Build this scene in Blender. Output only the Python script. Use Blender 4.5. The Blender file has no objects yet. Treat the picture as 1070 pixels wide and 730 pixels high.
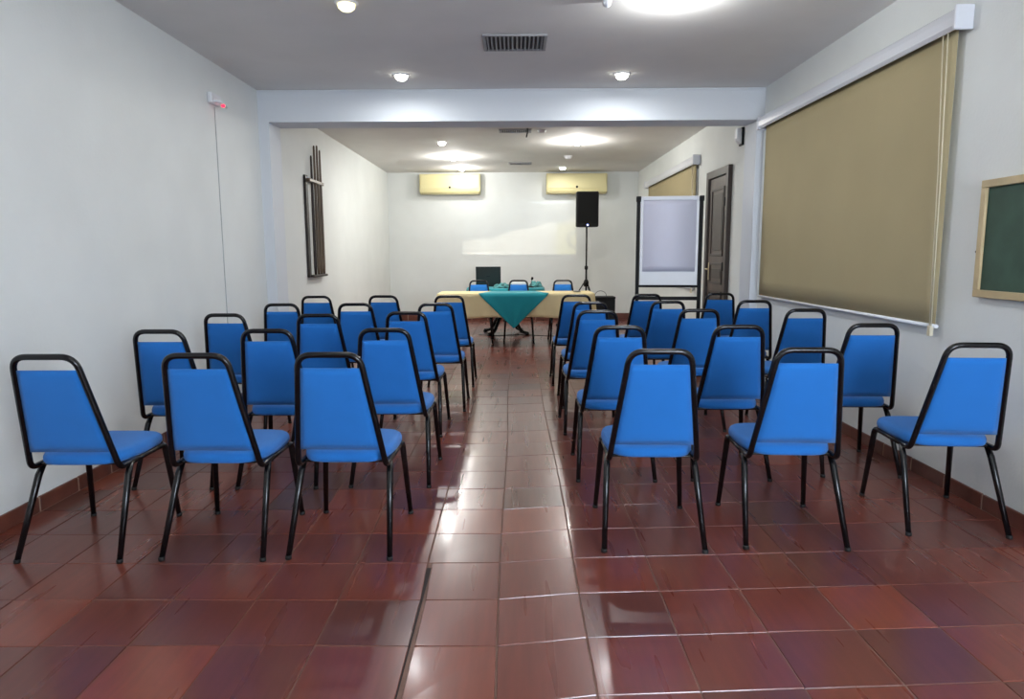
import bpy, bmesh, math, random
from mathutils import Vector, Matrix
PI = math.pi
rnd = random.Random(7)
S = bpy.context.scene
C = S.collection

# ------------------------------------------------------------------ materials
def s2l(c):
    return tuple(((v/255)/12.92 if v/255 <= .04045 else (((v/255)+.055)/1.055)**2.4) for v in c) + (1,)

def mat(name, col, rough=.5, metal=0, spec=.5, bump=0, bscale=200, vary=0, vscale=3, coat=0, sheen=0, stretch=(1,1,1), emit=0):
    m = bpy.data.materials.new(name); m.use_nodes = True
    nt = m.node_tree; b = nt.nodes['Principled BSDF']
    c = s2l(col)
    b.inputs['Base Color'].default_value = c
    b.inputs['Roughness'].default_value = rough
    b.inputs['Metallic'].default_value = metal
    b.inputs['Specular IOR Level'].default_value = spec
    b.inputs['Coat Weight'].default_value = coat
    b.inputs['Sheen Weight'].default_value = sheen
    if emit:
        b.inputs['Emission Color'].default_value = c
        b.inputs['Emission Strength'].default_value = emit
    tc = nt.nodes.new('ShaderNodeTexCoord')
    mp = nt.nodes.new('ShaderNodeMapping'); mp.inputs['Scale'].default_value = stretch
    nt.links.new(tc.outputs['Object'], mp.inputs['Vector'])
    if bump:
        n = nt.nodes.new('ShaderNodeTexNoise'); n.inputs['Scale'].default_value = bscale
        n.inputs['Detail'].default_value = 4
        bp = nt.nodes.new('ShaderNodeBump'); bp.inputs['Strength'].default_value = bump
        bp.inputs['Distance'].default_value = .004
        nt.links.new(mp.outputs[0], n.inputs['Vector'])
        nt.links.new(n.outputs['Fac'], bp.inputs['Height'])
        nt.links.new(bp.outputs[0], b.inputs['Normal'])
    if vary:
        n = nt.nodes.new('ShaderNodeTexNoise'); n.inputs['Scale'].default_value = vscale
        n.inputs['Detail'].default_value = 5
        r = nt.nodes.new('ShaderNodeValToRGB')
        r.color_ramp.elements[0].position = .3; r.color_ramp.elements[1].position = .7
        r.color_ramp.elements[0].color = tuple(v*(1-vary) for v in c[:3]) + (1,)
        r.color_ramp.elements[1].color = tuple(min(1, v*(1+vary)) for v in c[:3]) + (1,)
        nt.links.new(mp.outputs[0], n.inputs['Vector'])
        nt.links.new(n.outputs['Fac'], r.inputs[0])
        nt.links.new(r.outputs[0], b.inputs['Base Color'])
    return m

M = {}
M['wall'] = mat('wall_paint', (222, 225, 222), .7, bump=.25, bscale=60, vary=.03, vscale=2)
M['ceiling'] = mat('ceiling_paint', (224, 222, 217), .85, bump=.2, bscale=90, vary=.03, vscale=2)
M['beam'] = mat('beam_paint', (212, 216, 220), .7, bump=.2, bscale=60)
M['grout'] = mat('grout', (112, 84, 72), .8, bump=.4, bscale=120, vary=.25, vscale=9)
M['crack'] = mat('dark_joint', (34, 22, 19), .8)
M['skirt'] = mat('skirting_tile', (98, 54, 42), .4, bump=.2, bscale=40, vary=.25, vscale=6)
M['skirt_grout'] = mat('skirting_grout', (165, 140, 122), .8)
M['blue'] = mat('blue_fabric', (30, 112, 192), .8, spec=.25, bump=.5, bscale=900, vary=.05, vscale=6, sheen=.15)
M['blackmetal'] = mat('black_enamel', (8, 8, 11), .25, spec=.45, bump=.05, bscale=80)
M['rubber'] = mat('black_rubber', (16, 16, 16), .6)
M['matblack'] = mat('matte_black', (8, 8, 9), .6, spec=.3, bump=.15, bscale=300)
M['grille'] = mat('speaker_grille', (9, 9, 10), .65, spec=.25, bump=.8, bscale=700)
M['white'] = mat('white_plastic', (225, 226, 228), .4, spec=.5)
M['offwhite'] = mat('offwhite_metal', (215, 217, 222), .35)
M['ac'] = mat('cream_plastic', (222, 212, 160), .45, vary=.03, vscale=2)
M['acdark'] = mat('dark_cream_plastic', (170, 160, 118), .5)  # darker cream tone for the air flap
M['shade'] = mat('beige_blind_fabric', (172, 159, 124), .85, spec=.2, bump=.25, bscale=600, vary=.04, vscale=1.3)
M['cord'] = mat('cream_cord', (214, 205, 178), .6)
M['gap'] = mat('dark_roller', (50, 46, 38), .7)
M['wood'] = mat('pale_wood', (188, 168, 128), .5, vary=.12, vscale=8, stretch=(1, 1, 1), bump=.1, bscale=60)
M['chalk'] = mat('green_chalkboard', (52, 78, 64), .75, bump=.15, bscale=300, vary=.18, vscale=7)
M['doorwood'] = mat('door_wood', (84, 70, 62), .45, vary=.25, vscale=9, stretch=(1, 1, .15), bump=.15, bscale=50)
M['doorframe'] = mat('door_frame_wood', (58, 47, 41), .45, vary=.2, vscale=9, stretch=(1, 1, .15))
M['brass'] = mat('worn_brass', (205, 190, 150), .3, metal=.8)
M['rackwood'] = mat('dark_rack_wood', (36, 26, 20), .5, vary=.2, vscale=9)
M['rod'] = mat('brown_rod_wood', (96, 80, 62), .4, vary=.25, vscale=6, stretch=(4, 4, .3))
M['beige'] = mat('cream_tablecloth', (222, 204, 158), .8, spec=.2, bump=.25, bscale=500, vary=.04, vscale=5)
M['teal'] = mat('teal_cloth', (30, 140, 150), .75, spec=.2, bump=.3, bscale=500, vary=.06, vscale=5, sheen=.2)
M['paper'] = mat('flipchart_paper', (212, 212, 226), .7)
M['board'] = mat('board_white', (222, 224, 226), .35)
M['laptop'] = mat('laptop_shell', (34, 40, 40), .4, spec=.4)
M['emblem'] = mat('laptop_emblem', (70, 76, 78), .25, metal=.6)
M['ventdark'] = mat('vent_dark', (60, 60, 62), .7)
M['vent'] = mat('vent_metal', (150, 150, 152), .45)
M['led'] = mat('blue_led', (150, 170, 255), .4, emit=6)
M['redled'] = mat('red_led', (255, 30, 60), .4, emit=3)
M['amber'] = mat('warm_bulb', (255, 244, 190), .4, emit=2.2)
M['bulb'] = mat('bright_bulb', (255, 255, 250), .4, emit=14)
M['bulbdim'] = mat('dim_bulb', (255, 253, 240), .4, emit=9)
M['fill_glow'] = mat('fill_glow_pane', (225, 238, 255), .3, emit=47)  # glow for the added window behind the camera
M['glass'] = mat('lens_glass', (20, 25, 40), .1, spec=.8)
M['dish'] = mat('grey_dish', (120, 118, 110), .4)
M['pattern'] = mat('patterned_teal_cloth', (70, 130, 130), .8, vary=.75, vscale=22)

def floor_mat():
    m = bpy.data.materials.new('terracotta_tile'); m.use_nodes = True
    nt = m.node_tree; b = nt.nodes['Principled BSDF']; N = nt.nodes.new; L = nt.links.new
    g = N('ShaderNodeNewGeometry')
    tc = N('ShaderNodeTexCoord')
    r = N('ShaderNodeValToRGB'); r.color_ramp.interpolation = 'LINEAR'
    e = r.color_ramp.elements
    e[0].position = 0; e[0].color = s2l((86, 53, 42))
    e[1].position = 1; e[1].color = s2l((128, 62, 42))
    for p, c in ((.15, (100, 52, 42)), (.5, (108, 54, 42)), (.85, (114, 56, 42))):
        n = e.new(p); n.color = s2l(c)
    L(g.outputs['Random Per Island'], r.inputs[0])
    n1 = N('ShaderNodeTexNoise'); n1.inputs['Scale'].default_value = 1; n1.inputs['Detail'].default_value = 3
    mp1 = N('ShaderNodeMapping'); mp1.inputs['Scale'].default_value = (38, 3.5, 1)
    L(tc.outputs['Object'], mp1.inputs['Vector']); L(mp1.outputs[0], n1.inputs['Vector'])
    r2 = N('ShaderNodeValToRGB'); r2.color_ramp.elements[0].position = .3; r2.color_ramp.elements[1].position = .75
    r2.color_ramp.elements[0].color = (.84, .84, .84, 1); r2.color_ramp.elements[1].color = (1.07, 1.06, 1.05, 1)
    L(n1.outputs['Fac'], r2.inputs[0])
    mx = N('ShaderNodeMix'); mx.data_type = 'RGBA'; mx.blend_type = 'MULTIPLY'; mx.inputs['Factor'].default_value = 1
    L(r.outputs[0], mx.inputs['A']); L(r2.outputs[0], mx.inputs['B'])
    L(mx.outputs['Result'], b.inputs['Base Color'])
    # polished but worn: streaky roughness and soft waves along the tiles
    mp = N('ShaderNodeMapping'); mp.inputs['Scale'].default_value = (20, 1.5, 1)
    L(tc.outputs['Object'], mp.inputs['Vector'])
    n2 = N('ShaderNodeTexNoise'); n2.inputs['Scale'].default_value = 1; n2.inputs['Detail'].default_value = 1
    L(mp.outputs[0], n2.inputs['Vector'])
    mr = N('ShaderNodeMapRange'); mr.inputs['From Min'].default_value = .3; mr.inputs['From Max'].default_value = .7
    mr.inputs['To Min'].default_value = .27; mr.inputs['To Max'].default_value = .30
    L(n2.outputs['Fac'], mr.inputs['Value']); L(mr.outputs[0], b.inputs['Roughness'])
    b.inputs['Specular IOR Level'].default_value = .42
    b.inputs['Coat Weight'].default_value = .22; b.inputs['Coat Roughness'].default_value = .13
    bp = N('ShaderNodeBump'); bp.inputs['Strength'].default_value = .22; bp.inputs['Distance'].default_value = .0012
    n3 = N('ShaderNodeTexNoise'); n3.inputs['Scale'].default_value = 1; n3.inputs['Detail'].default_value = 1
    mp3 = N('ShaderNodeMapping'); mp3.inputs['Scale'].default_value = (14, 2.5, 1)
    L(tc.outputs['Object'], mp3.inputs['Vector']); L(mp3.outputs[0], n3.inputs['Vector'])
    L(n3.outputs['Fac'], bp.inputs['Height'])
    L(bp.outputs[0], b.inputs['Normal']); L(bp.outputs[0], b.inputs['Coat Normal'])
    return m
M['tile'] = floor_mat()

# ------------------------------------------------------------------ mesh helpers
def box(bm, x0, x1, y0, y1, z0, z1, bevel=0, seg=2, mi=0):
    vs = [bm.verts.new((x, y, z)) for x in (x0, x1) for y in (y0, y1) for z in (z0, z1)]
    idx = ((0,1,3,2),(4,6,7,5),(0,4,5,1),(2,3,7,6),(0,2,6,4),(1,5,7,3))
    fs = [bm.faces.new([vs[i] for i in f]) for f in idx]
    for f in fs: f.material_index = mi
    if bevel:
        es = list({e for f in fs for e in f.edges})
        r = bmesh.ops.bevel(bm, geom=es, offset=bevel, segments=seg, affect='EDGES', profile=.5)
        for f in r['faces']: f.smooth = True; f.material_index = mi
    return vs

def fillet(pts, rad, n=6):
    """round the inner corners of a polyline; rad a number or list"""
    P = [Vector(p) for p in pts]; out = [P[0]]
    for i in range(1, len(P)-1):
        r = rad[i-1] if isinstance(rad, (list, tuple)) else rad
        a = (P[i-1]-P[i]); b = (P[i+1]-P[i]); la, lb = a.length, b.length
        a.normalize(); b.normalize(); ang = a.angle(b)
        d = min(r/math.tan(ang/2), la*.49, lb*.49)
        p0 = P[i]+a*d; p1 = P[i]+b*d
        for k in range(n+1):
            t = k/n
            out.append((1-t)**2*p0 + 2*t*(1-t)*P[i] + t*t*p1)
    out.append(P[-1]); return out

def tube(bm, pts, r, n=12, cap=True, sx=1, mi=0, up=None):
    P = [Vector(p) for p in pts]; rings = []
    t0 = (P[1]-P[0]).normalized()
    u = Vector(up) if up else (Vector((0,0,1)) if abs(t0.z) < .9 else Vector((1,0,0)))
    for i, p in enumerate(P):
        if i == 0: t = t0
        elif i == len(P)-1: t = (P[i]-P[i-1]).normalized()
        else: t = ((P[i]-P[i-1]).normalized()+(P[i+1]-P[i]).normalized()).normalized()
        u = (u - t*u.dot(t)).normalized(); v = t.cross(u)
        rr = r[i] if isinstance(r, (list, tuple)) else r
        rings.append([bm.verts.new(p + u*math.cos(2*PI*k/n)*rr*sx + v*math.sin(2*PI*k/n)*rr) for k in range(n)])
    for a, b in zip(rings, rings[1:]):
        for k in range(n):
            f = bm.faces.new((a[k], a[(k+1) % n], b[(k+1) % n], b[k])); f.smooth = True; f.material_index = mi
    if cap:
        bm.faces.new(rings[0][::-1]).material_index = mi; bm.faces.new(rings[-1]).material_index = mi

def lathe(bm, prof, cx=0, cy=0, n=32, mi=0, smooth=True):
    rings = []
    for r, z in prof:
        rings.append([bm.verts.new((cx+max(r, 1e-4)*math.cos(2*PI*k/n), cy+max(r, 1e-4)*math.sin(2*PI*k/n), z)) for k in range(n)])
    for a, b in zip(rings, rings[1:]):
        for k in range(n):
            f = bm.faces.new((a[k], a[(k+1) % n], b[(k+1) % n], b[k])); f.smooth = smooth; f.material_index = mi
    bm.faces.new(rings[0][::-1]).material_index = mi; bm.faces.new(rings[-1]).material_index = mi

def obj(name, bm, mats, parent=None, loc=None, rot=None, label=None):
    bmesh.ops.recalc_face_normals(bm, faces=bm.faces[:])
    me = bpy.data.meshes.new(name); bm.to_mesh(me); bm.free()
    for m in (mats if isinstance(mats, (list, tuple)) else [mats]): me.materials.append(m)
    o = bpy.data.objects.new(name, me); C.objects.link(o)
    if parent: o.parent = parent
    if loc: o.location = loc
    if rot: o.rotation_euler = rot
    if label: o['label'] = label
    return o

def boxobj(name, m, dims, parent=None, bevel=0, **k):
    bm = bmesh.new(); box(bm, *dims, bevel=bevel); return obj(name, bm, m, parent, **k)

def tag(o, label, cat, group=None):
    o['label'] = label; o['category'] = cat
    if group: o['group'] = group
    return o

def thing(name, label, cat, loc=(0, 0, 0), rz=0, group=None):
    o = bpy.data.objects.new(name, None); C.objects.link(o); o.empty_display_size = .1
    o.location = loc; o.rotation_euler = (0, 0, rz)
    return tag(o, label, cat, group)

def struct(o): o['kind'] = 'structure'; return o

def copy_tree(o, parent=None):
    c = o.copy(); C.objects.link(c); c.parent = parent
    for ch in list(o.children): copy_tree(ch, c)
    return c

# ------------------------------------------------------------------ room (camera stands at x=0,y=0; +y looks down the room)
XL, XR, HC = -2.56, 2.49, 2.98
YB, YF = 14.2, -1.75
def wall(name, dims, m=M['wall']): return struct(boxobj(name, m, dims))
wall('wall_left', (XL-.15, XL, YF-.15, YB+.15, -.1, HC+.1))
wall('wall_right', (XR, XR+.15, YF-.15, YB+.15, -.1, HC+.1))
wall('wall_back', (XL, XR, YB, YB+.15, -.1, HC+.1))
wall('wall_front', (XL, XR, YF-.15, YF, -.1, HC+.1))
wall('ceiling', (XL, XR, YF, YB, HC, HC+.1), M['ceiling'])
# beam with its two pilasters, one casting
bm = bmesh.new()
BY0, BY1, BZ = 7.12, 7.46, 2.67
PLX, PRX = XL+.105, XR-.075
prof = [(XL, 0), (PLX, 0), (PLX, BZ), (PRX, BZ), (PRX, 0), (XR, 0), (XR, HC), (XL, HC)]
fa = [bm.verts.new((x, BY0, z)) for x, z in prof]; fb = [bm.verts.new((x, BY1, z)) for x, z in prof]
bm.faces.new(fa); bm.faces.new(fb[::-1])
for i in range(len(prof)):
    j = (i+1) % len(prof); bm.faces.new((fa[i], fb[i], fb[j], fa[j]))
struct(obj('trim_1', bm, M['beam']))
# thin plaster lip where the beam meets the ceiling and along its lower edge
bm = bmesh.new(); box(bm, XL, XR, BY0-.012, BY0, HC-.02, HC-.004, .003)
box(bm, PLX, PRX, BY0-.006, BY0, BZ, BZ+.014, .002)
struct(obj('trim_2', bm, M['beam']))

# floor of slightly uneven terracotta tiles on a grout bed
def floor():
    bm = bmesh.new()
    T = .3237
    xs = [-.066 + k*T for k in range(-9, 10)]
    xs = [x for x in xs if XL < x < XR]; xs = [XL] + xs + [XR]
    ys0 = [2.25 + k*.3255 for k in range(-15, 38)]
    def yrow(y, x):
        if x <= -.066: return y + .004*math.sin(x*3+y*5)
        if x <= .26: return y + .05*(x+.066)/.326
        return y + .05 + .05*(x-.26)
    def xcol(x, y, edge):
        if edge: return x
        return x + .006*math.sin(y*1.7+x*4) + (.010 if abs(x+.3897) < .01 and y < 2.9 else 0)
    for i in range(len(xs)-1):
        for j in range(len(ys0)-1):
            x0, x1 = xs[i], xs[i+1]; e0 = i == 0; e1 = i == len(xs)-2
            g = .0035 + rnd.random()*.0015
            gl = g + (.015 if abs(x0+.3897) < .01 and ys0[j] < 2.8 else 0)
            cs = []
            tz = [rnd.uniform(-.0011, .0011) for _ in range(4)]
            for (xe, ye, k) in ((0,0,0),(1,0,1),(1,1,2),(0,1,3)):
                xx = xs[i+xe]; yy = ys0[j+ye]
                X = xcol(xx, yy, (e0 and not xe) or (e1 and xe)) + (gl if not xe else -g) * (0 if (e0 and not xe) or (e1 and xe) else 1)
                Y = yrow(yy, xx) + (g if not ye else -g)
                cs.append((X, min(max(Y, YF), YB), tz[k]))
            if cs[2][1]-cs[0][1] < .01: continue
            lo = [bm.verts.new((x + (.003 if k in (1,2) else -.003), y + (.003 if k in (2,3) else -.003), -.006)) for k, (x, y, z) in enumerate(cs)]
            hi = [bm.verts.new(c) for c in cs]
            fs = [bm.faces.new(hi)] + [bm.faces.new((lo[k], lo[(k+1) % 4], hi[(k+1) % 4], hi[k])) for k in range(4)]
            for f in fs: f.material_index = 0
    box(bm, XL, XR, YF, YB, -.12, -.0032, mi=1)
    box(bm, -.391, -.372, .2, 2.86, -.0034, -.0026, mi=2)
    return struct(obj('floor', bm, [M['tile'], M['grout'], M['crack']]))
floor()

def skirting(name, axis, pos, side, a, b, h, skip=()):
    """row of skirting tiles with light joints; side = +1/-1 direction into the room"""
    bm = bmesh.new(); L = .33; t = .014; p = a
    def bx(u0, u1, d, z0, z1, mi, bev=0):
        q = sorted((pos, pos+side*d))
        if axis == 'y': box(bm, q[0], q[1], u0, u1, z0, z1, bev, mi=mi)
        else: box(bm, u0, u1, q[0], q[1], z0, z1, bev, mi=mi)
    bx(a, b, t-.004, -.003, h-.004, 1)
    while p < b-.01:
        e = min(p+L, b); bx(p+.006, e-.006, t, .002, h, 0, .003); p = e
    return struct(obj(name, bm, [M['skirt'], M['skirt_grout']]))
skirting('baseboard_left', 'y', XL, 1, YF, BY0, .085)
skirting('baseboard_left_back', 'y', XL, 1, BY1, YB, .085)
skirting('baseboard_right', 'y', XR, -1, YF, BY0, .085)
skirting('baseboard_right_back', 'y', XR, -1, BY1, 8.07, .085)
skirting('baseboard_right_far', 'y', XR, -1, 9.0, YB, .085)
skirting('baseboard_back', 'x', YB, -1, XL+.014, XR-.014, .14)

# ------------------------------------------------------------------ door in the right wall of the back part
def door():
    y0, y1, ht = 8.08, 8.99, 2.36
    d = bpy.data.objects.new('door_1', None); C.objects.link(d); d['kind'] = 'structure'
    d['label'] = 'dark brown panelled wooden door in the right wall beyond the beam'
    d.location = (XR, (y0+y1)/2, 0)
    w = (y1-y0)/2
    bm = bmesh.new()
    box(bm, -.05, 0, -w, -w+.09, 0, ht, .004); box(bm, -.05, 0, w-.09, w, 0, ht, .004)
    box(bm, -.05, 0, -w+.09, w-.09, ht-.09, ht, .004)
    obj('door_frame', bm, M['doorframe'], d)
    a = w-.095
    bm = bmesh.new(); box(bm, -.022, 0, -a, a, .01, ht-.095, .003)
    leaf = obj('door_leaf', bm, M['doorwood'], d)
    bm = bmesh.new()   # raised mouldings: a tall upper panel and two below
    for z0, z1 in ((1.32, 2.14), (.98, 1.24), (.14, .9)):
        for (ya, yb, za, zb) in ((-a+.1, -a+.13, z0, z1), (a-.13, a-.1, z0, z1), (-a+.13, a-.13, z0, z0+.03), (-a+.13, a-.13, z1-.03, z1)):
            box(bm, -.034, -.022, ya, yb, za, zb, .003)
        box(bm, -.028, -.022, -a+.17, a-.17, z0+.07, z1-.07, .004)
    obj('panel_moulding', bm, M['doorframe'], d)
    bm = bmesh.new(); box(bm, -.03, -.022, a-.075, a-.035, 1.02, 1.24, .003)
    tube(bm, fillet([(-.03, a-.055, 1.16), (-.07, a-.055, 1.16), (-.07, a-.17, 1.155)], .015), .009)
    h = obj('door_handle', bm, M['brass'], d)
    bm = bmesh.new()
    for z in (.35, 1.2, 1.95): box(bm, -.058, -.022, -a-.012, -a+.012, z-.05, z+.05, .003)
    obj('hinge', bm, M['matblack'], d)
door()

# ------------------------------------------------------------------ roller blinds
def blind(y0, y1, ztop, zbot, label, cords_at):
    r = thing('roller_blind', label, 'blind', (XR, (y0+y1)/2, 0), 0, 'roller blinds on the right wall')
    w = (y1-y0)/2
    bm = bmesh.new()   # pelmet: rounded box section
    sec = [(0, ztop), (-.07, ztop), (-.09, ztop-.015), (-.098, ztop-.05), (-.095, ztop-.095), (-.08, ztop-.115), (-.072, ztop-.115), (-.078, ztop-.06), (-.06, ztop-.012), (0, ztop-.012)]
    A = [bm.verts.new((x, -w-.03, z)) for x, z in sec]; B = [bm.verts.new((x, w+.03, z)) for x, z in sec]
    bm.faces.new(A); bm.faces.new(B[::-1])
    for i in range(len(sec)):
        j = (i+1) % len(sec); bm.faces.new((A[i], B[i], B[j], A[j]))
    obj('pelmet', bm, M['offwhite'], r)
    for s in (-1, 1):
        bm = bmesh.new(); ya, yb = sorted((s*(w+.03), s*(w+.055)))
        box(bm, -.104, 0, ya, yb, ztop-.125, ztop+.006, .008, 3); obj('end_cap', bm, M['offwhite'], r)
    bm = bmesh.new(); tube(bm, [(-.045, -w, ztop-.065), (-.045, w, ztop-.065)], .027, 20); obj('roller', bm, M['gap'], r)
    bm = bmesh.new()   # fabric sheet with real thickness and a faint sag
    n = 24; fr = []; bk = []
    for i in range(n+1):
        y = -w+.02+(2*w-.04)*i/n
        col = []; cb = []
        for k in range(13):
            z = zbot+.02 + (ztop-.07-zbot-.02)*k/12
            x = -.036 + .003*math.sin(i/n*PI*3)*(1-k/12)
            col.append(bm.verts.new((x, y, z))); cb.append(bm.verts.new((x+.0015, y, z)))
        fr.append(col); bk.append(cb)
    for i in range(n):
        for k in range(12):
            f = bm.faces.new((fr[i][k], fr[i+1][k], fr[i+1][k+1], fr[i][k+1])); f.smooth = True
            f = bm.faces.new((bk[i][k], bk[i][k+1], bk[i+1][k+1], bk[i+1][k])); f.smooth = True
        bm.faces.new((fr[i][0], bk[i][0], bk[i+1][0], fr[i+1][0])); bm.faces.new((fr[i][12], fr[i+1][12], bk[i+1][12], bk[i][12]))
    for k in range(12):
        bm.faces.new((fr[0][k], fr[0][k+1], bk[0][k+1], bk[0][k])); bm.faces.new((fr[n][k], bk[n][k], bk[n][k+1], fr[n][k+1]))
    obj('blind_fabric', bm, M['shade'], r)
    bm = bmesh.new(); tube(bm, [(-.035, -w+.01, zbot+.01), (-.035, w-.01, zbot+.01)], .014, 12, sx=.8); obj('bottom_rail', bm, M['white'], r)
    bm = bmesh.new()
    for dy in (0, .045):
        tube(bm, [(-.075, cords_at*(w-.05)+dy, ztop-.1), (-.06, cords_at*(w-.04)+dy*.6, (ztop+zbot)/2), (-.052, cords_at*(w-.03)+dy*.35, zbot+.0)], .0036, 6)
    box(bm, -.062, -.04, cords_at*(w-.03)-.008, cords_at*(w-.03)+.024, zbot-.05, zbot+.01, .004)
    obj('pull_cord', bm, M['cord'], r)
blind(4.0, 6.98, 2.68, .92, 'large beige roller blind nearest the green chalkboard', -1)
blind(9.55, 12.95, 2.66, .86, 'far beige roller blind beyond the door, partly behind the flip chart', -1)
# the windows they cover
def window(n, y0, y1, z0, z1):
    w = bpy.data.objects.new('window_%d' % n, None); C.objects.link(w); w['kind'] = 'structure'; w.location = (XR, (y0+y1)/2, 0)
    h = (y1-y0)/2; bm = bmesh.new()
    box(bm, -.016, 0, -h, -h+.05, z0, z1, .003); box(bm, -.016, 0, h-.05, h, z0, z1, .003)
    box(bm, -.016, 0, -h+.05, h-.05, z0, z0+.05, .003); box(bm, -.016, 0, -h+.05, h-.05, z1-.05, z1, .003)
    box(bm, -.016, 0, -.025, .025, z0+.05, z1-.05, .003)
    obj('window_frame', bm, M['white'], w)
    boxobj('pane', M['glass'], (-.006, 0, -h+.05, h-.05, z0+.05, z1-.05), w)
window(1, 4.09, 6.88, .97, 2.55); window(2, 9.6, 12.9, .9, 2.5)

# added, unseen window behind the camera: its glowing panes light the first rows of chairs
w3 = bpy.data.objects.new('window_3', None); C.objects.link(w3); w3['kind'] = 'structure'; w3.location = (1.82, YF, 1.0)
bm = bmesh.new()
for a in ((-.65, -.6, 0, 1.2), (.6, .65, 0, 1.2), (-.6, .6, 0, .05), (-.6, .6, 1.15, 1.2), (-.02, .02, .05, 1.15)):
    box(bm, a[0], a[1], 0, .035, a[2], a[3], .004)
obj('window_frame', bm, M['white'], w3)
for x0, x1 in ((-.6, -.02), (.02, .6)):
    boxobj('pane', M['fill_glow'], (x0, x1, .006, .012, .05, 1.15), w3)

# ------------------------------------------------------------------ chalkboard
cb = thing('chalkboard', 'green chalkboard in a pale wooden frame on the right wall', 'chalkboard', (XR, 3.26, 1.12))
bm = bmesh.new(); w = .46; t = .035; fw = .04; H_ = .61
box(bm, -t, 0, -w, w, 0, fw, .004); box(bm, -t, 0, -w, w, H_-fw, H_, .004)
box(bm, -t, 0, -w, -w+fw, fw, H_-fw, .004); box(bm, -t, 0, w-fw, w, fw, H_-fw, .004)
obj('frame', bm, M['wood'], cb)
boxobj('writing_surface', M['chalk'], (-.02, 0, -w+fw, w-fw, fw, H_-fw), cb)
bm = bmesh.new(); tube(bm, [(-.018, w, .24), (-.018, w+.016, .24)], .009, 10); obj('hook', bm, M['matblack'], cb)

# ------------------------------------------------------------------ chairs
def make_chair():
    t = thing('stacking_chair', '', 'chair')
    bmt = M['blackmetal']
    # back frame: one bent tube, narrower at the top, curling forward under the seat
    pts = [(-.198, -.02, .408), (-.203, -.172, .405), (-.133, -.315, .936), (.133, -.315, .936), (.203, -.172, .405), (.198, -.02, .408)]
    bm = bmesh.new(); tube(bm, fillet(pts, [.05, .07, .07, .05], 8), .0135, 14)
    obj('back_frame', bm, bmt, t)
    # backrest: trapezoid pad between the tubes, softly padded on its front
    bm = bmesh.new(); n = 12; m_ = 12; F = []; B = []
    for k in range(m_+1):
        v = k/m_; z = .487 + (.875-.487)*v
        q = (z-.405)/(.936-.405); hw = .203 + (.133-.203)*q - .012; yc = -.172 + (-.315+.172)*q
        rf = []; rb = []
        for i in range(n+1):
            u = -1+2*i/n
            edge = min(1, (1-abs(u))*7) * min(1, min(v, 1-v)*9)
            c = math.sqrt(max(0, 1-(1-edge)**2))
            rf.append(bm.verts.new((u*hw, yc+.004+.026*c, z))); rb.append(bm.verts.new((u*hw, yc-.004-.006*c, z)))
        F.append(rf); B.append(rb)
    for k in range(m_):
        for i in range(n):
            f = bm.faces.new((F[k][i], F[k][i+1], F[k+1][i+1], F[k+1][i])); f.smooth = True
            f = bm.faces.new((B[k][i], B[k+1][i], B[k+1][i+1], B[k][i+1])); f.smooth = True
        for s in (0, n): bm.faces.new((F[k][s], F[k+1][s], B[k+1][s], B[k][s]))
    for i in range(n):
        for s in (0, m_): bm.faces.new((F[s][i], F[s][i+1], B[s][i+1], B[s][i]))
    obj('backrest', bm, M['blue'], t)
    # seat cushion: rounded outline, domed top
    bm = bmesh.new()
    def outline(k, N=56, sc=1):
        a = 2*PI*k/N; ca, sa = math.cos(a), math.sin(a)
        e = .42
        x = math.copysign(abs(ca)**e, ca); y = math.copysign(abs(sa)**e, sa)
        return x*.5, y*.5
    N = 56; yc, dy = .05, .45
    layers = [(.0, .415, .93), (.0, .418, .975), (.0, .43, 1.0), (.0, .446, .998), (0, .458, .975), (0, .466, .93), (0, .472, .84), (0, .475, .6), (0, .476, .3)]
    rings = []
    for _, z, s in layers:
        rr = []
        for k in range(N):
            x, y = outline(k); wdt = .425 if y > -.1 else .425-.06*(-y-.1)/.4
            rr.append(bm.verts.new((x*wdt*s, yc + y*dy*s, z)))
        rings.append(rr)
    for a, b in zip(rings, rings[1:]):
        for k in range(N):
            f = bm.faces.new((a[k], a[(k+1) % N], b[(k+1) % N], b[k])); f.smooth = True
    bm.faces.new(rings[0][::-1]); bm.faces.new(rings[-1])
    obj('seat', bm, M['blue'], t)
    # seat frame: side rails and two cross bars under the pan
    bm = bmesh.new()
    for s in (-1, 1): tube(bm, [(s*.2, -.1, .402), (s*.2, .215, .402)], .0115, 10)
    for y in (-.07, .18): tube(bm, [(-.2, y, .4), (.2, y, .4)], .010, 10)
    box(bm, -.185, .185, -.13, .25, .406, .416, .003)
    obj('seat_frame', bm, bmt, t)
    for s in (-1, 1):
        bm = bmesh.new(); tube(bm, fillet([(s*.2, .17, .403), (s*.2, .235, .398), (s*.226, .28, .006)], .03), [.0125]*2+[.0155]*6+[.0125], 12)
        l = obj('leg', bm, bmt, t)
        bm = bmesh.new(); lathe(bm, [(.0125, .0), (.0142, .002), (.0142, .014), (.0125, .018)], s*.226, .28, 14); obj('foot_cap', bm, M['rubber'], l)
        bm = bmesh.new(); tube(bm, [(s*.203, -.085, .402), (s*.208, -.12, .355), (s*.23, -.28, .006)], [.0135, .0158, .0125], 12)
        l = obj('leg', bm, bmt, t)
        bm = bmesh.new(); lathe(bm, [(.0125, .0), (.0142, .002), (.0142, .014), (.0125, .018)], s*.23, -.28, 14); obj('foot_cap', bm, M['rubber'], l)
    return t

rows = ['row nearest the camera', 'second row from camera', 'third row from camera', 'fourth row from camera', 'fifth row, nearest the table']
cols = ['beside the left wall', 'middle of left block', 'left side of aisle', 'right side of aisle', 'middle of right block', 'beside the right wall']
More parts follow.
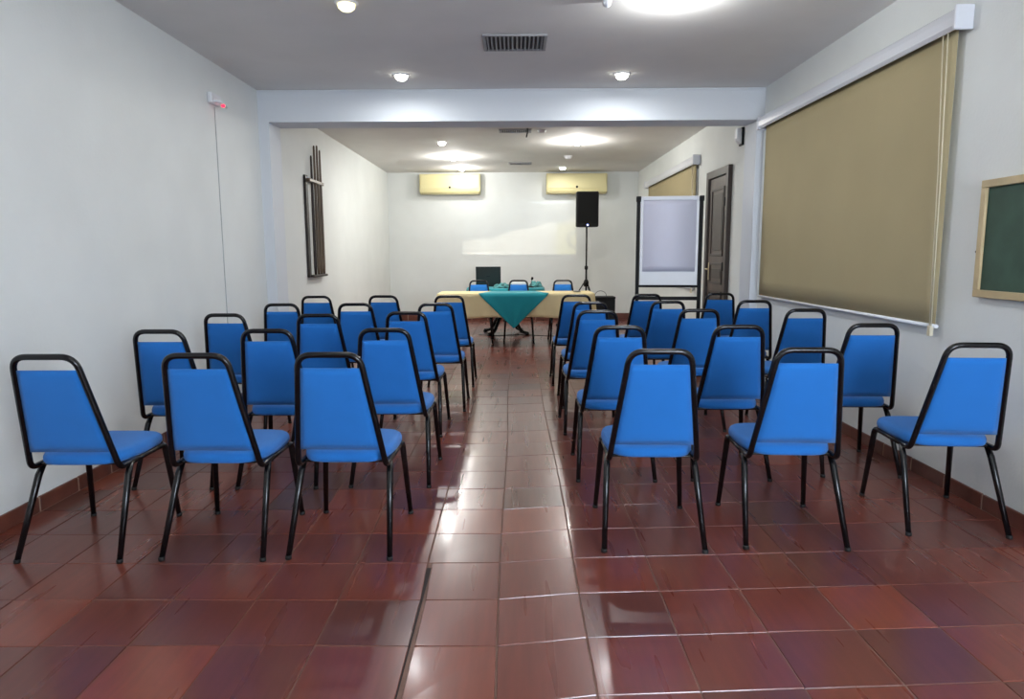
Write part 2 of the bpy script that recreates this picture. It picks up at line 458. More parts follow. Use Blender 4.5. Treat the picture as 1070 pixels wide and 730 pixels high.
# (x, y of the rear feet, turn in degrees)
spots = [
 [(-2.0, 2.91, 0), (-1.36, 2.93, -1), (-.79, 2.94, -1.5), (.645, 3.005, -2), (1.31, 3.03, -3), (2.155, 3.17, -5)],
 [(-2.0, 3.87, -1), (-1.40, 3.88, 0), (-.735, 3.90, -1), (.61, 3.99, -1), (1.30, 4.0, -1), (2.12, 4.06, -3)],
 [(-2.07, 4.92, -1), (-1.395, 4.86, 1), (-.785, 5.03, -1.5), (.60, 5.08, 1), (1.38, 5.16, -1), (2.17, 5.14, -2)],
 [(-2.01, 5.92, 1), (-1.37, 5.92, 0), (-.675, 5.87, 0), (.645, 5.98, 1), (1.33, 6.05, 1), (2.12, 6.1, -2)],
 [(-2.02, 7.0, 1), (-1.335, 7.03, -1), (-.665, 6.98, 0), (.62, 7.03, 0), (1.345, 7.1, 1), (2.14, 7.22, -1)],
]
chair0 = make_chair(); first = True
def place(x, yr, deg, label, group, flip=False):
    global first
    c = chair0 if first else copy_tree(chair0)
    first = False
    a = math.radians(deg)
    yc = yr+.28
    c.location = (x + (0 if flip else -.28*math.sin(a)*0), yc, 0)
    c.rotation_euler = (0, 0, a + (PI if flip else 0))
    tag(c, label, 'chair', group)
for r, row in enumerate(spots):
    for k, (x, y, d) in enumerate(row):
        place(x, y, d, 'blue black-framed stacking chair, %s, %s' % (cols[k], rows[r]), 'blue chairs set out in rows')
for x, w_ in ((-.575, 'left of the three, in front of the laptop'), (.055, 'middle of the three'), (.76, 'right of the three, nearest the loudspeaker')):
    place(x, 10.40, 0, 'blue chair behind the cream table, %s' % w_, 'blue chairs behind the front table', True)

# ------------------------------------------------------------------ front table with cloths
TZ = .78
tb = thing('folding_table', 'long table under the cream cloth in front of three chairs', 'table', (0.01, 10.5, 0))
boxobj('tabletop', M['matblack'], (-1.14, 1.14, -.32, .32, TZ-.03, TZ-.004), tb, bevel=.004)
for sx in (-1, 1):
    for sy in (-1, 1):
        bm = bmesh.new(); tube(bm, [(sx*1.02, sy*.26, TZ-.03), (sx*1.04, sy*.28, 0)], .015, 10); obj('leg', bm, M['blackmetal'], tb)
def table_cloth():
    bm = bmesh.new(); N = 200; hx, hy = 1.165, .345; cx, cy = .01, 10.5
    per = []
    rc = .03
    def pt(s):   # s in 0..1 around the rounded rectangle; returns pos and outward normal
        L = [(2*hx-2*rc), (2*hy-2*rc)]; arc = PI/2*rc; tot = 2*(L[0]+L[1])+4*arc; d = s*tot
        seq = [((-hx+rc, -hy), (1, 0), L[0]), ((hx, -hy+rc), (0, 1), L[1]), ((hx-rc, hy), (-1, 0), L[0]), ((-hx, hy-rc), (0, -1), L[1])]
        for k, (p, t_, l) in enumerate(seq):
            if d <= l: return (p[0]+t_[0]*d, p[1]+t_[1]*d), (t_[1], -t_[0])
            d -= l
            if d <= arc:
                a = d/rc; nx, ny = t_[1], -t_[0]
                c = (p[0]+t_[0]*l-nx*rc, p[1]+t_[1]*l-ny*rc)
                n = (nx*math.cos(a)+t_[0]*math.sin(a), ny*math.cos(a)+t_[1]*math.sin(a))
                return (c[0]+n[0]*rc, c[1]+n[1]*rc), n
            d -= arc
        return seq[0][0], (0, -1)
    rings = []
    levels = [(-.012, TZ+.002), (0, TZ-.004)] + [(None, TZ-.004-.35*k/8) for k in range(1, 9)]
    for off, z in levels:
        rr = []
        for i in range(N):
            (x, y), n = pt(i/N)
            if off is None:
                d = (TZ-.004-z)/.35
                corner = max(0, 1-min(abs(abs(x)-hx)+abs(abs(y)-hy), .25)/.25)
                o = d*(.010+.010*math.sin(i*.55)+.006*math.sin(i*1.3+1)) + corner*d*.05
                zz = z + (-.02*corner + .008*math.sin(i*.3))*d
            else: o = off; zz = z
            rr.append(bm.verts.new((cx+x+n[0]*o, cy+y+n[1]*o, zz)))
        rings.append(rr)
    for a, b in zip(rings, rings[1:]):
        for k in range(N):
            f = bm.faces.new((a[k], a[(k+1) % N], b[(k+1) % N], b[k])); f.smooth = True
    bm.faces.new(rings[0])
    o = obj('tablecloth', bm, M['beige'])
    m = o.modifiers.new('thick', 'SOLIDIFY'); m.thickness = .002; m.offset = -1
    return tag(o, 'cream tablecloth draped over the long front table', 'tablecloth')
table_cloth()
def overlay():
    # square cloth laid cornerwise: flat on the top, point hanging over the front edge
    bm = bmesh.new(); yf = 10.5-.345-.026; zt = TZ+.006; cx = -.02
    W_ = .515; drop = .505; back = .64
    n = 24; rows_ = []
    m_up = 10; m_dn = 14
    for k in range(m_up+1):       # from the back of the table forwards
        t = k/m_up; y = yf+.012 + back*(1-t)
        w = W_*(.62 + .38*t)
        rows_.append([(cx+w*(-1+2*i/n), y, zt) for i in range(n+1)])
    rows_.append([(cx+W_*(-1+2*i/n), yf-.001, zt-.005) for i in range(n+1)])
    for k in range(1, m_dn+1):
        t = k/m_dn; w = W_*(1-t) + .002
        rows_.append([(cx+w*(-1+2*i/n), yf-.012-.012*t-.006*math.sin(i*.9)*t*(1-t)*4, zt-.012-drop*t) for i in range(n+1)])
    V = [[bm.verts.new(p) for p in r] for r in rows_]
    for a, b in zip(V, V[1:]):
        for i in range(n):
            f = bm.faces.new((a[i], a[i+1], b[i+1], b[i])); f.smooth = True
    o = obj('overlay_cloth', bm, M['teal']); m = o.modifiers.new('thick', 'SOLIDIFY'); m.thickness = .003; m.offset = 0
    return tag(o, 'teal cloth laid over the cream one, its point hanging down the front', 'tablecloth')
overlay()
bm = bmesh.new(); lathe(bm, [(.03, TZ+.004), (.055, TZ+.010), (.065, TZ+.022), (.06, TZ+.022), (.045, TZ+.012), (.001, TZ+.011)], .93, 10.42, 24)
tag(obj('small_dish', bm, M['dish']), 'small grey dish on the right end of the cream tablecloth', 'dish')

# ------------------------------------------------------------------ round table behind, teal cloth
RX, RY, RZ = -.16, 11.82, .80
rt = thing('round_table', 'round pedestal table with splayed black feet under the teal cloth', 'table', (RX, RY, 0))
bm = bmesh.new(); lathe(bm, [(.62, RZ-.03), (.64, RZ-.025), (.64, RZ-.01), (.62, RZ-.006)], 0, 0, 48); obj('tabletop', bm, M['matblack'], rt)
bm = bmesh.new(); lathe(bm, [(.05, .2), (.035, .26), (.03, .5), (.035, .7), (.12, RZ-.03)], 0, 0, 24); obj('pedestal', bm, M['blackmetal'], rt)
for k in range(4):
    a = PI/4 + k*PI/2 + .15
    ca, sa = math.cos(a), math.sin(a)
    bm = bmesh.new()
    pts = fillet([(.02*ca, .02*sa, .36), (.16*ca, .16*sa, .30), (.33*ca, .33*sa, .05), (.47*ca, .47*sa, .03)], .1)
    tube(bm, pts, [.034-.008*i/(len(pts)-1) for i in range(len(pts))], 12)
    lathe(bm, [(.032, 0), (.038, .004), (.038, .02), (.02, .04)], .455*ca, .455*sa, 16)
    obj('foot', bm, M['blackmetal'], rt)
bm = bmesh.new(); N = 96; rings = []
for rr, z, am in ((.001, RZ, 0), (.3, RZ, 0), (.6, RZ, 0), (.655, RZ-.004, 0), (.668, RZ-.03, .004), (.675, RZ-.12, .012), (.682, RZ-.22, .02), (.69, RZ-.32, .028)):
    rings.append([bm.verts.new((RX+(rr+am*math.sin(k*PI*2/N*14))*math.cos(2*PI*k/N), RY+(rr+am*math.sin(k*PI*2/N*14))*math.sin(2*PI*k/N), z)) for k in range(N)])
for a, b in zip(rings, rings[1:]):
    for k in range(N):
        f = bm.faces.new((a[k], a[(k+1) % N], b[(k+1) % N], b[k])); f.smooth = True
o = obj('tablecloth', bm, M['teal']); m = o.modifiers.new('thick', 'SOLIDIFY'); m.thickness = .003
tag(o, 'teal cloth covering the round table behind the chairs', 'tablecloth')

def crumple(cx, cy, sx, sy, h, seed, label):
    rr = random.Random(seed); bm = bmesh.new(); n = 18; V = []
    ph = [rr.uniform(0, 6) for _ in range(6)]
    for i in range(n+1):
        row = []
        for j in range(n+1):
            u, v = -1+2*i/n, -1+2*j/n
            d = max(0, 1-(abs(u)**3+abs(v)**3))
            z = h*d**.6*(.65+.22*math.sin(u*7+ph[0]+v*3)+.18*math.sin(v*9+ph[1]-u*4))
            wob = 1+.06*math.sin(5*u+ph[2])*math.cos(4*v+ph[3])
            row.append(bm.verts.new((cx+u*sx*wob, cy+v*sy*wob, RZ+.004+max(0, z))))
        V.append(row)
    for i in range(n):
        for j in range(n):
            f = bm.faces.new((V[i][j], V[i+1][j], V[i+1][j+1], V[i][j+1])); f.smooth = True
    o = obj('folded_cloth', bm, M['pattern']); m = o.modifiers.new('thick', 'SOLIDIFY'); m.thickness = .003
    tag(o, label, 'cloth', 'patterned cloths on the round table')
crumple(-.19, 11.42, .17, .1, .085, 3, 'crumpled patterned teal cloth right of the laptop')
crumple(.35, 11.80, .12, .14, .10, 5, 'crumpled patterned teal cloth on the right edge of the round table')

# laptop, lid towards the chairs
lp = thing('laptop', 'open black laptop, lid back facing the room, on the round table', 'laptop', (-.46, 11.95, RZ+.001))
boxobj('keyboard_base', M['laptop'], (-.215, .215, 0, .27, .0, .022), lp, bevel=.005)
bm = bmesh.new(); box(bm, -.215, .215, -.006, .006, 0, .325, .004)
lid = obj('screen_lid', bm, M['laptop'], lp, loc=(0, -.002, .02), rot=(math.radians(8), 0, 0))
bm = bmesh.new(); box(bm, -.03, .03, -.0075, -.005, .15, .165, .001); obj('lid_emblem', bm, M['emblem'], lid)
# projector
pj = thing('projector', 'small white projector on the round table behind the middle chair', 'projector', (.07, 11.62, RZ+.003))
bm = bmesh.new(); box(bm, -.13, .13, -.1, .1, .012, .085, .015, 3); pb = obj('body', bm, M['white'], pj)
bm = bmesh.new(); tube(bm, [(.05, .1, .05), (.05, .118, .05)], .028, 20); obj('lens', bm, M['glass'], pb)
for sx in (-1, 1):
    bm = bmesh.new(); tube(bm, [(sx*.09, .05, 0), (sx*.09, .05, .02)], .01, 10); obj('foot', bm, M['rubber'], pj)
bm = bmesh.new(); tube(bm, [(0, -.07, 0), (0, -.07, .02)], .01, 10); obj('foot', bm, M['rubber'], pj)
# small black table microphone
mc = thing('table_microphone', 'small black gooseneck microphone right of the projector', 'microphone', (.27, 11.55, RZ+.002))
bm = bmesh.new(); lathe(bm, [(.045, 0), (.045, .012), (.03, .02), (.001, .022)], 0, 0, 20); obj('base', bm, M['matblack'], mc)
bm = bmesh.new(); tube(bm, fillet([(0, 0, .02), (0, 0, .09), (.01, -.03, .13)], .03), .005, 8); obj('neck', bm, M['matblack'], mc)
bm = bmesh.new(); tube(bm, [(.01, -.025, .122), (.012, -.035, .135), (.018, -.06, .16), (.019, -.066, .165)], [.008, .018, .02, .01], 14); obj('head', bm, M['grille'], mc)

# ------------------------------------------------------------------ loudspeaker on a tripod
SX, SY = 1.335, 13.0
st = thing('speaker_stand', 'black tripod speaker stand near the back wall, right of the tables', 'stand', (SX, SY, 0))
bm = bmesh.new(); tube(bm, [(0, 0, .12), (0, 0, 1.1)], .0185, 14); tube(bm, [(0, 0, 1.1), (0, 0, 1.843)], .0155, 14); obj('pole', bm, M['blackmetal'], st)
bm = bmesh.new(); lathe(bm, [(.02, .74), (.045, .75), (.05, .83), (.03, .87), (.02, .88)], 0, 0, 18); obj('collar', bm, M['matblack'], st)
bm = bmesh.new(); lathe(bm, [(.02, 1.06), (.032, 1.07), (.032, 1.12), (.02, 1.13)], 0, 0, 16); obj('height_clamp', bm, M['matblack'], st)
bm = bmesh.new(); lathe(bm, [(.02, .15), (.035, .155), (.035, .2), (.02, .205)], 0, 0, 16); obj('lower_collar', bm, M['matblack'], st)
for k in range(3):
    a = -PI/2 + k*2*PI/3 + .5; ca, sa = math.cos(a), math.sin(a)
    bm = bmesh.new(); tube(bm, [(.035*ca, .035*sa, .82), (.54*ca, .54*sa, .02)], .0125, 10)
    l = obj('leg', bm, M['blackmetal'], st)
    bm = bmesh.new(); lathe(bm, [(.016, 0), (.02, .003), (.02, .03), (.014, .045)], .545*ca, .545*sa, 12); obj('rubber_foot', bm, M['rubber'], l)
    bm = bmesh.new(); tube(bm, [(.03*ca, .03*sa, .175), (.3*ca, .3*sa, .395)], .008, 8); obj('brace', bm, M['blackmetal'], l)
sp = thing('loudspeaker', 'black loudspeaker with a small lit blue light on the tripod stand', 'speaker', (SX, SY, 1.845))
bm = bmesh.new()
pr = [(-.195, -.17), (.195, -.17), (.205, -.13), (.205, .02), (.12, .17), (-.12, .17), (-.205, .02), (-.205, -.13)]
lo = [bm.verts.new((x, y, .0)) for x, y in pr]; hi = [bm.verts.new((x, y, .635)) for x, y in pr]
bm.faces.new(lo[::-1]); bm.faces.new(hi)
for i in range(8): bm.faces.new((lo[i], lo[(i+1) % 8], hi[(i+1) % 8], hi[i]))
bmesh.ops.bevel(bm, geom=bm.edges[:], offset=.012, segments=2, affect='EDGES')
cab = obj('cabinet', bm, M['matblack'], sp)
bm = bmesh.new(); box(bm, -.18, .18, -.178, -.165, .06, .61, .005); obj('front_grille', bm, M['grille'], sp)
bm = bmesh.new(); box(bm, -.015, .015, -.176, -.168, .022, .045, .003); obj('indicator_light', bm, M['led'], sp)
bm = bmesh.new(); tube(bm, fillet([(SX+.08, SY+.12, 1.84), (SX+.085, SY+.14, 1.6), (SX+.05, SY+.05, 1.2), (SX+.04, SY+.03, .9), (SX+.02, SY+.08, .3), (SX-.02, SY+.2, .006), (SX-.4, SY+.3, .006)], .1), .004, 6)
tag(obj('speaker_cable', bm, M['white']), 'thin pale cable hanging from the loudspeaker along its pole', 'cable')

# black equipment case right of the table with a looping cable
cs = thing('equipment_case', 'black upright equipment case beside the right end of the cream table', 'case', (1.40, 10.95, 0))
boxobj('body', M['matblack'], (-.17, .17, -.15, .15, .03, .66), cs, bevel=.01)
boxobj('lid', M['matblack'], (-.175, .175, -.155, .155, .655, .685), cs, bevel=.006)
for sx in (-1, 1):
    for sy in (-1, 1):
        bm = bmesh.new(); lathe(bm, [(.018, 0), (.022, .004), (.022, .03)], sx*.13, sy*.11, 12); obj('foot', bm, M['rubber'], cs)
bm = bmesh.new()
tube(bm, [(1.26+.09*(1-math.cos(a)), 10.90+.02*math.sin(2*a), .689+.085*math.sin(a)) for a in [PI*k/14 for k in range(15)]], .004, 6)
tag(obj('looped_cable', bm, M['rubber']), 'thin black cable looping up on top of the equipment case', 'cable')
# floor lead under the tables
bm = bmesh.new()
tube(bm, fillet([(-.62, 11.55, .005), (-.3, 11.45, .005), (.1, 11.6, .005), (.6, 11.35, .005), (1.15, 11.25, .005), (1.21, 11.0, .005)], .15), .005, 6)
tag(obj('floor_cable', bm, M['rubber']), 'black cable lying across the tiles beneath the tables', 'cable')

# ------------------------------------------------------------------ flip chart
fc = thing('flip_chart', 'white flip chart board with a paper pad on a black metal stand', 'flip chart', (1.735, 7.86, 0), math.radians(-7))
for s in (-1, 1):
    bm = bmesh.new(); box(bm, s*.345-.02, s*.345+.02, -.02, .02, .03, 1.975, .004); p_ = obj('post', bm, M['matblack'], fc)
    bm = bmesh.new(); box(bm, s*.345-.02, s*.345+.02, -.3, .3, .03, .065, .006)
    ft = obj('foot', bm, M['matblack'], fc)
    for y in (-.27, .27):
        bm = bmesh.new(); tube(bm, [(s*.345-.011, y, .016), (s*.345+.011, y, .016)], .016, 14); obj('caster', bm, M['rubber'], ft)
    bm = bmesh.new(); box(bm, s*.345-.026, s*.345+.026, -.034, .026, 1.93, 1.99, .006); obj('corner_clamp', bm, M['matblack'], fc)
bm = bmesh.new(); box(bm, -.325, .325, -.018, .018, .83, .87, .004); obj('cross_bar', bm, M['matblack'], fc)
bm = bmesh.new(); box(bm, -.325, .325, -.03, .012, .975, 1.0, .004); obj('tray', bm, M['matblack'], fc)
boxobj('board', M['board'], (-.322, .322, -.012, .012, 1.0, 1.99), fc, bevel=.004)
bm = bmesh.new(); box(bm, -.3, .3, -.028, -.012, 1.945, 1.985, .004); obj('pad_clamp', bm, M['offwhite'], fc)
bm = bmesh.new()
n = 12; V = [[None]*2 for _ in range(n+1)]
A = []; B = []
for i in range(n+1):
    z = 1.155 + (1.95-1.155)*i/n; d = -.020-.006*math.sin(PI*i/n)
    A.append([bm.verts.new((x, d, z)) for x in (-.29, .29)]); B.append([bm.verts.new((x, -.0125, z)) for x in (-.29, .29)])
for i in range(n):
    f = bm.faces.new((A[i][0], A[i][1], A[i+1][1], A[i+1][0])); f.smooth = True
    bm.faces.new((B[i][0], B[i+1][0], B[i+1][1], B[i][1])); bm.faces.new((A[i][0], A[i+1][0], B[i+1][0], B[i][0])); bm.faces.new((A[i][1], B[i][1], B[i+1][1], A[i+1][1]))
bm.faces.new((A[0][0], B[0][0], B[0][1], A[0][1])); bm.faces.new((A[n][0], A[n][1], B[n][1], B[n][0]))
obj('paper_pad', bm, M['paper'], fc)

# ------------------------------------------------------------------ wall rack with rods, left wall of the back part
wr = thing('wall_rack', 'dark wooden wall rack holding tall rods on the left wall', 'rack', (XL, 8.95, 1.08))
boxobj('back_board', M['rackwood'], (0, .03, -.42, -.33, 0, 1.24), wr, bevel=.006)
boxobj('upper_rail', M['rod'], (0.0, .07, -.38, .25, 1.165, 1.205), wr, bevel=.006)
bm = bmesh.new(); box(bm, 0, .075, -.38, .25, .0, .03, .006); obj('lower_shelf', bm, M['rackwood'], wr)
for k, (yy, hh) in enumerate(((-.20, 1.46), (-.06, 1.60), (.07, 1.62), (.19, 1.58))):
    bm = bmesh.new()
    tube(bm, [(0, 0, 0), (0, 0, .1), (0, 0, .5), (0, 0, hh*.75), (0, 0, hh-.02), (0, 0, hh)], [.015, .019, .019, .016, .012, .008], 12)
    o = obj('wooden_rod', bm, M['rod'] if k != 0 else M['rackwood'], loc=(XL+.043, 8.95+yy, 1.112), rot=(0, 0, 0))
    tag(o, ['dark wooden rod in the wall rack, shortest and nearest the camera', 'brown wooden rod in the wall rack, second from the camera', 'brown wooden rod in the wall rack, third from the camera', 'brown wooden rod in the wall rack, farthest from the camera'][k], 'rod', 'rods in the wall rack')

# ------------------------------------------------------------------ air conditioners on the back wall
def aircon(cx, label):
    a = thing('air_conditioner', label, 'air conditioner', (cx, YB, 2.545), 0, 'air conditioners on the back wall')
    bm = bmesh.new(); w = .6
    sec = [(0, 0.0), (-.13, .0), (-.19, .03), (-.205, .08), (-.205, .36), (-.19, .385), (-.15, .395), (0, .395)]
    A = [bm.verts.new((-w, y, z)) for y, z in sec]; B = [bm.verts.new((w, y, z)) for y, z in sec]
    bm.faces.new(A); bm.faces.new(B[::-1])
    for i in range(len(sec)):
        j = (i+1) % len(sec); bm.faces.new((A[i], B[i], B[j], A[j]))
    bmesh.ops.bevel(bm, geom=bm.edges[:], offset=.006, segments=2, affect='EDGES')
    obj('body', bm, M['ac'], a)
    boxobj('front_panel', M['ac'], (-w+.02, w-.02, -.215, -.2, .10, .375), a, bevel=.005)
    bm = bmesh.new(); box(bm, -w+.05, w-.05, -.03, -.008, 0, .012)
    bm2 = bmesh.new(); tube(bm2, [(-.0, -.216, .125), (-.0, -.222, .125)], .022, 16); obj('sensor', bm2, M['matblack'], a)
    bm.free()
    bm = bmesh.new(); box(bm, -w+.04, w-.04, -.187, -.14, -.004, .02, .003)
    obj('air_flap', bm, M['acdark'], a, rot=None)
aircon(-1.29, 'cream wall air conditioner, left of the two on the back wall')
aircon(1.235, 'cream wall air conditioner above the loudspeaker')

# ------------------------------------------------------------------ ceiling vents
def vent(cx, cy, wx, wy, label):
    v = thing('ceiling_vent', label, 'vent', (cx, cy, HC), 0, 'ceiling air vents')
    bm = bmesh.new(); f = .025
    box(bm, -wx, wx, -wy, -wy+f, -.014, 0, .003); box(bm, -wx, wx, wy-f, wy, -.014, 0, .003)
    box(bm, -wx, -wx+f, -wy+f, wy-f, -.014, 0, .003); box(bm, wx-f, wx, -wy+f, wy-f, -.014, 0, .003)
    obj('frame', bm, M['vent'], v)
    boxobj('dark_duct', M['ventdark'], (-wx+f, wx-f, -wy+f, wy-f, -.002, 0), v)
    bm = bmesh.new(); n = 14
    for k in range(n):
        x = -wx+f + (k+.5)*(2*wx-2*f)/n
        vs = box(bm, x-.002, x+.002, -wy+f, wy-f, -.018, -.003)
        for q in vs: q.co.x += (.006 if q.co.z < -.01 else -.004)*(1 if k >= n/2 else -1)
    obj('louvres', bm, M['vent'], v)
vent(.005, 5.60, .245, .2, 'slatted ceiling vent in the near ceiling before the beam')
vent(.01, 9.46, .215, .12, 'slatted ceiling vent just beyond the beam')
vent(.10, 12.8, .21, .13, 'slatted ceiling vent farthest away, near the air conditioners')
# small bracket hanging by the second vent and detectors
bm = bmesh.new(); tube(bm, fillet([(.17, 9.30, HC), (.17, 9.28, HC-.06), (.155, 9.25, HC-.12)], .02), .009, 8)
tag(obj('ceiling_bracket', bm, M['matblack']), 'short dark bracket hanging beside the vent beyond the beam', 'bracket')
def detector(x, y, r, label, m):
    bm = bmesh.new(); lathe(bm, [(r, HC), (r, HC-.012), (r*.8, HC-.035), (r*.4, HC-.045), (.001, HC-.045)], x, y, 24)
    tag(obj('smoke_detector', bm, m), label, 'detector')
detector(.36, 9.42, .055, 'round white smoke detector right of the vent beyond the beam', M['white'])
detector(.60, 4.72, .03, 'small pale ceiling detector near the bright lamp at the top edge', M['white'])

# ------------------------------------------------------------------ wall devices
# alarm unit with a red light, left wall
al = thing('alarm_unit', 'white alarm unit with a glowing red light high on the left wall', 'alarm', (XL, 6.06, 2.58))
bm = bmesh.new(); box(bm, 0, .04, -.10, .10, .04, .13, .012, 3); obj('housing', bm, M['white'], al)
bm = bmesh.new(); tube(bm, fillet([(.03, -.06, .06), (.08, -.05, .06), (.10, .05, .03)], .02), .012, 10); obj('arm', bm, M['white'], al)
bm = bmesh.new(); lathe(bm, [(.001, .02), (.014, .022), (.016, .035), (.01, .045)], .09, .0, 14); obj('red_light', bm, M['redled'], al)
bm = bmesh.new(); box(bm, XL, XL+.005, 6.09, 6.097, .085, 2.61); 
tag(obj('wall_conduit', bm, mat('grey_conduit', (168, 171, 171), .6)), 'thin grey cable strip running down the left wall', 'conduit')
# emergency lamp just beyond the beam, right wall
em = thing('wall_sensor', 'small white wall sensor with a painted shadow edge high beside the beam', 'sensor', (XR, 7.78, 2.53))
bm = bmesh.new(); vs = box(bm, -.075, -.02, -.05, .05, 0, .17)
for q in vs:
    if q.co.x < -.05 and q.co.z < .05: q.co.z += .05
bmesh.ops.bevel(bm, geom=bm.edges[:], offset=.008, segments=2, affect='EDGES'); obj('housing', bm, M['white'], em)
boxobj('shadow_plate', M['matblack'], (-.022, 0, -.058, .058, -.01, .178), em, bevel=.004)  # dark plate stands in for the shadow edge along the wall
sw = thing('light_switch', 'small white switch plate on the right wall just left of the door', 'switch', (XR, 9.35, 1.25))
boxobj('plate', M['white'], (-.01, 0, -.04, .04, 0, .115), sw, bevel=.003); boxobj('rocker', M['offwhite'], (-.016, -.01, -.015, .015, .035, .08), sw, bevel=.002)

# ------------------------------------------------------------------ ceiling lamps
LS = 1.0
def lamp(x, y, power, kind, label, col=(1, .97, .92)):
    l = thing('downlight', label, 'ceiling lamp', (x, y, HC), 0, 'round ceiling lamps')
    bm = bmesh.new(); lathe(bm, [(.05, 0), (.078, 0), (.078, -.004), (.07, -.010), (.055, -.012), (.05, -.008)], 0, 0, 32)
    obj('trim_ring', bm, M['white'], l)
    bm = bmesh.new()
    drop = .05 if kind == 'bulb' else .042
    lathe(bm, [(.05, -.002), (.056, -.01), (.054, -.012-drop*.5), (.034, -.012-drop*.9), (.001, -.012-drop)], 0, 0, 24)
    b = obj('bulb', bm, {'bulb': M['bulb'], 'dim': M['bulbdim'], 'amber': M['amber'], 'off': M['white']}[kind], l)
    b.visible_shadow = True
    if power:
        ld = bpy.data.lights.new('lamp_light', 'POINT' if kind == 'bulb' else 'AREA')
        ld.energy = power*LS; ld.color = col
        if kind == 'bulb': ld.shadow_soft_size = .035
        else: ld.shape = 'DISK'; ld.size = .11
        lo_ = bpy.data.objects.new('lamp_light', ld); C.objects.link(lo_); lo_.parent = l
        lo_.location = (0, 0, -.085 if kind == 'bulb' else -.072)
cool = (.955, .98, 1.0); warm = (1, .95, .84); neu = (1, .985, .95)
lamp(-1.03, 6.56, 12, 'dim', 'lit round ceiling lamp before the beam, left of the near vent', cool)
lamp(.98, 6.56, 13, 'dim', 'lit round ceiling lamp before the beam, right of the near vent', cool)
lamp(-1.09, 4.74, 7, 'amber', 'dim yellowish ceiling lamp at the top edge, left', warm)
lamp(1.03, 4.66, 24, 'bulb', 'brightest ceiling bulb at the top edge, right', cool)
lamp(-1.05, 2.88, 5, 'dim', 'added ceiling lamp left above the nearest chairs, out of view overhead', cool)  # from here to behind the camera: unseen lamps added to light the nearest chairs
lamp(1.0, 2.88, 8, 'bulb', 'added ceiling lamp right above the nearest chairs, out of view overhead', cool)
lamp(-1.05, 1.0, 6, 'dim', 'added ceiling lamp left above the camera, out of view overhead', neu)
lamp(1.0, 1.0, 8, 'bulb', 'added ceiling lamp right above the camera, out of view overhead', cool)
lamp(-1.05, -1.0, 4, 'dim', 'added unseen ceiling lamp left behind the camera', neu)
lamp(1.0, -1.0, 6, 'bulb', 'added unseen ceiling lamp right behind the camera', cool)
lamp(-1.06, 10.35, 38, 'dim', 'lit ceiling lamp beyond the beam, left, nearest of its row', neu)
lamp(.91, 10.35, 52, 'bulb', 'bright ceiling bulb beyond the beam, right side', neu)
lamp(-1.03, 11.9, 52, 'bulb', 'bright ceiling bulb beyond the beam, left, middle of its row', neu)
lamp(.90, 11.9, 0, 'off', 'unlit round ceiling lamp between the two lit ones at the right rear', neu)
lamp(-1.0, 13.4, 25, 'bulb', 'bright ceiling bulb right above the left air conditioner', neu)
lamp(.91, 13.4, 11, 'dim', 'small lit ceiling lamp near the right air conditioner', neu)

# ------------------------------------------------------------------ projector beam: a spot lamp in the lens whose colour is the slide
PX, PY, PZ = .12, 11.76, .90
sl = bpy.data.lights.new('projector_beam', 'SPOT'); sl.energy = 80; sl.spot_size = math.radians(120); sl.spot_blend = 0; sl.shadow_soft_size = .001
so = bpy.data.objects.new('projector_beam', sl); C.objects.link(so); so.parent = pj
so.location = (PX-.07, PY-11.62, PZ-RZ-.003-.047); so.rotation_euler = (PI/2, 0, 0)
sl.use_nodes = True; nt = sl.node_tree; em_ = nt.nodes['Emission']
N_ = nt.nodes.new; L_ = nt.links.new
tc = N_('ShaderNodeTexCoord'); sep = N_('ShaderNodeSeparateXYZ'); L_(tc.outputs['Normal'], sep.inputs[0])
def mth(op, a, b=None, c=None):
    n = N_('ShaderNodeMath'); n.operation = op
    for i, v in enumerate((a, b, c)):
        if v is None: continue
        if isinstance(v, (int, float)): n.inputs[i].default_value = v
        else: L_(v, n.inputs[i])
    return n.outputs[0]
az = mth('ABSOLUTE', sep.outputs[2])
dist = YB-PY
wx = mth('MULTIPLY_ADD', mth('DIVIDE', sep.outputs[0], az), dist, PX)      # wall x
wz = mth('MULTIPLY_ADD', mth('DIVIDE', sep.outputs[1], az), dist, PZ-.047)      # wall z
u = mth('DIVIDE', mth('SUBTRACT', wx, -1.06), 2.31)
v = mth('DIVIDE', mth('SUBTRACT', wz, 1.345), 1.12)
def step(a, b, val):      # smooth 0..1 between a and b
    n = N_('ShaderNodeMapRange'); n.interpolation_type = 'SMOOTHSTEP'; n.inputs['From Min'].default_value = a; n.inputs['From Max'].default_value = b
    L_(val, n.inputs['Value']); return n.outputs[0]
mask = mth('MULTIPLY', mth('MULTIPLY', step(-.004, .004, u), step(1.004, .996, u)), mth('MULTIPLY', step(-.006, .006, v), step(1.006, .994, v)))
# a pale mountain skyline
cmb = N_('ShaderNodeCombineXYZ'); L_(u, cmb.inputs[0]); L_(v, cmb.inputs[1])
nz = N_('ShaderNodeTexNoise'); nz.inputs['Scale'].default_value = 4.5; nz.inputs['Detail'].default_value = 5; L_(cmb.outputs[0], nz.inputs['Vector'])
ridge = mth('ADD', mth('MULTIPLY', mth('SUBTRACT', nz.outputs['Fac'], .5), .5), mth('MULTIPLY_ADD', u, .45, .22))
ridge = mth('MINIMUM', ridge, .68)
hill = step(-.03, .03, mth('SUBTRACT', ridge, v))
mixc = N_('ShaderNodeMix'); mixc.data_type = 'RGBA'; L_(hill, mixc.inputs['Factor'])
mixc.inputs['A'].default_value = (.10, .14, .18, 1); mixc.inputs['B'].default_value = (1, .93, .80, 1)
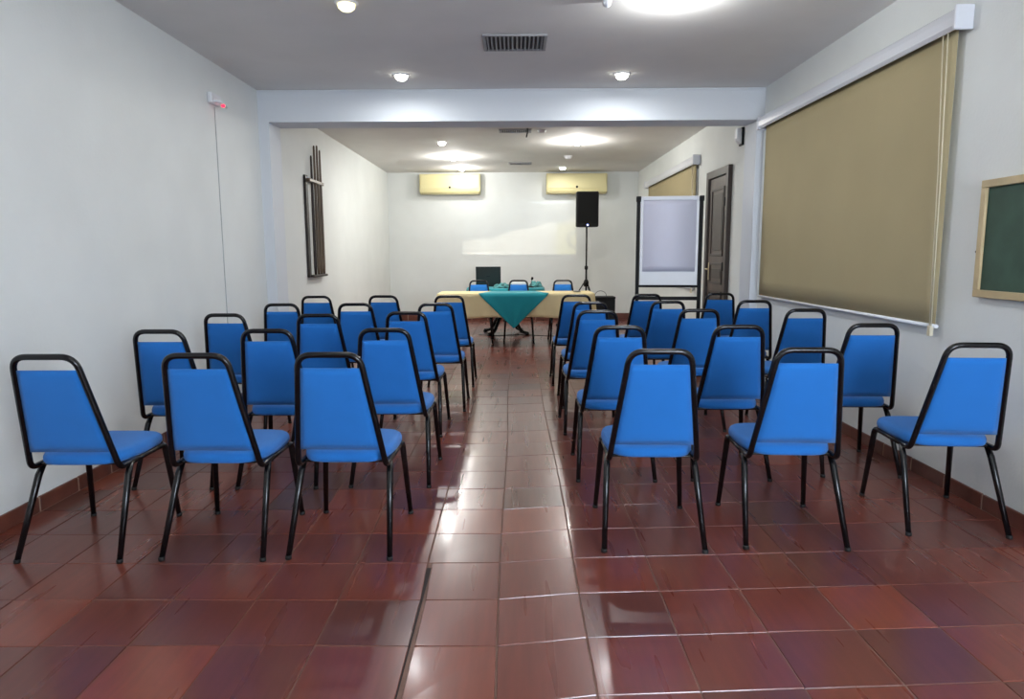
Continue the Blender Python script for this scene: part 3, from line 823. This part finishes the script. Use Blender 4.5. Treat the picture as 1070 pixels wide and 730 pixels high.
# lower right corner is yellow, with a grey ring
yel = mth('MULTIPLY', step(.78, .86, u), step(.62, .5, v))
mixy = N_('ShaderNodeMix'); mixy.data_type = 'RGBA'; L_(mth('MULTIPLY', yel, .75), mixy.inputs['Factor']); L_(mixc.outputs['Result'], mixy.inputs['A']); mixy.inputs['B'].default_value = (1, .88, .25, 1)
dx = mth('MULTIPLY', mth('SUBTRACT', u, 1.0), 2.06); dv = mth('SUBTRACT', v, .26)
rad = mth('SQRT', mth('ADD', mth('MULTIPLY', dx, dx), mth('MULTIPLY', dv, dv)))
ring = mth('MULTIPLY', step(.115, .125, rad), step(.175, .165, rad))
mixr = N_('ShaderNodeMix'); mixr.data_type = 'RGBA'; L_(mth('MULTIPLY', ring, .9), mixr.inputs['Factor']); L_(mixy.outputs['Result'], mixr.inputs['A']); mixr.inputs['B'].default_value = (.1, .12, .1, 1)
L_(mixr.outputs['Result'], em_.inputs['Color']); bar = mth('MULTIPLY', mth('MULTIPLY', step(.60, .605, u), step(.96, .955, u)), mth('MULTIPLY', step(.905, .915, v), step(.945, .935, v)))
dots = mth('MULTIPLY', mth('MULTIPLY', step(.05, .055, u), step(.335, .33, u)), mth('MULTIPLY', step(.015, .02, v), step(.05, .045, v)))
dots = mth('MULTIPLY', dots, mth('GREATER_THAN', mth('SINE', mth('MULTIPLY', u, 170)), .1))
L_(mth('MULTIPLY', mask, mth('ADD', 1.0, mth('MULTIPLY', mth('MAXIMUM', mth('MULTIPLY', bar, 4.0), dots), 1.6))), em_.inputs['Strength'])

# ------------------------------------------------------------------ world, camera, view
w = bpy.data.worlds.new('room_world'); S.world = w; w.use_nodes = True
w.node_tree.nodes['Background'].inputs[0].default_value = (.02, .02, .02, 1)
cam = bpy.data.cameras.new('camera'); co = bpy.data.objects.new('camera', cam); C.objects.link(co)
cam.sensor_width = 36; cam.lens = 720/1070*36; cam.clip_start = .02
co.location = (0, 0, 1.36)
pitch = math.atan(100/720); yaw = math.atan(3.5/720*math.cos(pitch))
co.rotation_euler = (Matrix.Rotation(yaw, 3, 'Z') @ Matrix.Rotation(PI/2-pitch, 3, 'X') @ Matrix.Rotation(math.radians(-.25), 3, 'Z')).to_euler()
S.camera = co
S.view_settings.view_transform = 'Standard'; S.view_settings.look = 'None'; S.view_settings.gamma = 1
S.view_settings.use_curve_mapping = False; S.view_settings.exposure = 0.08
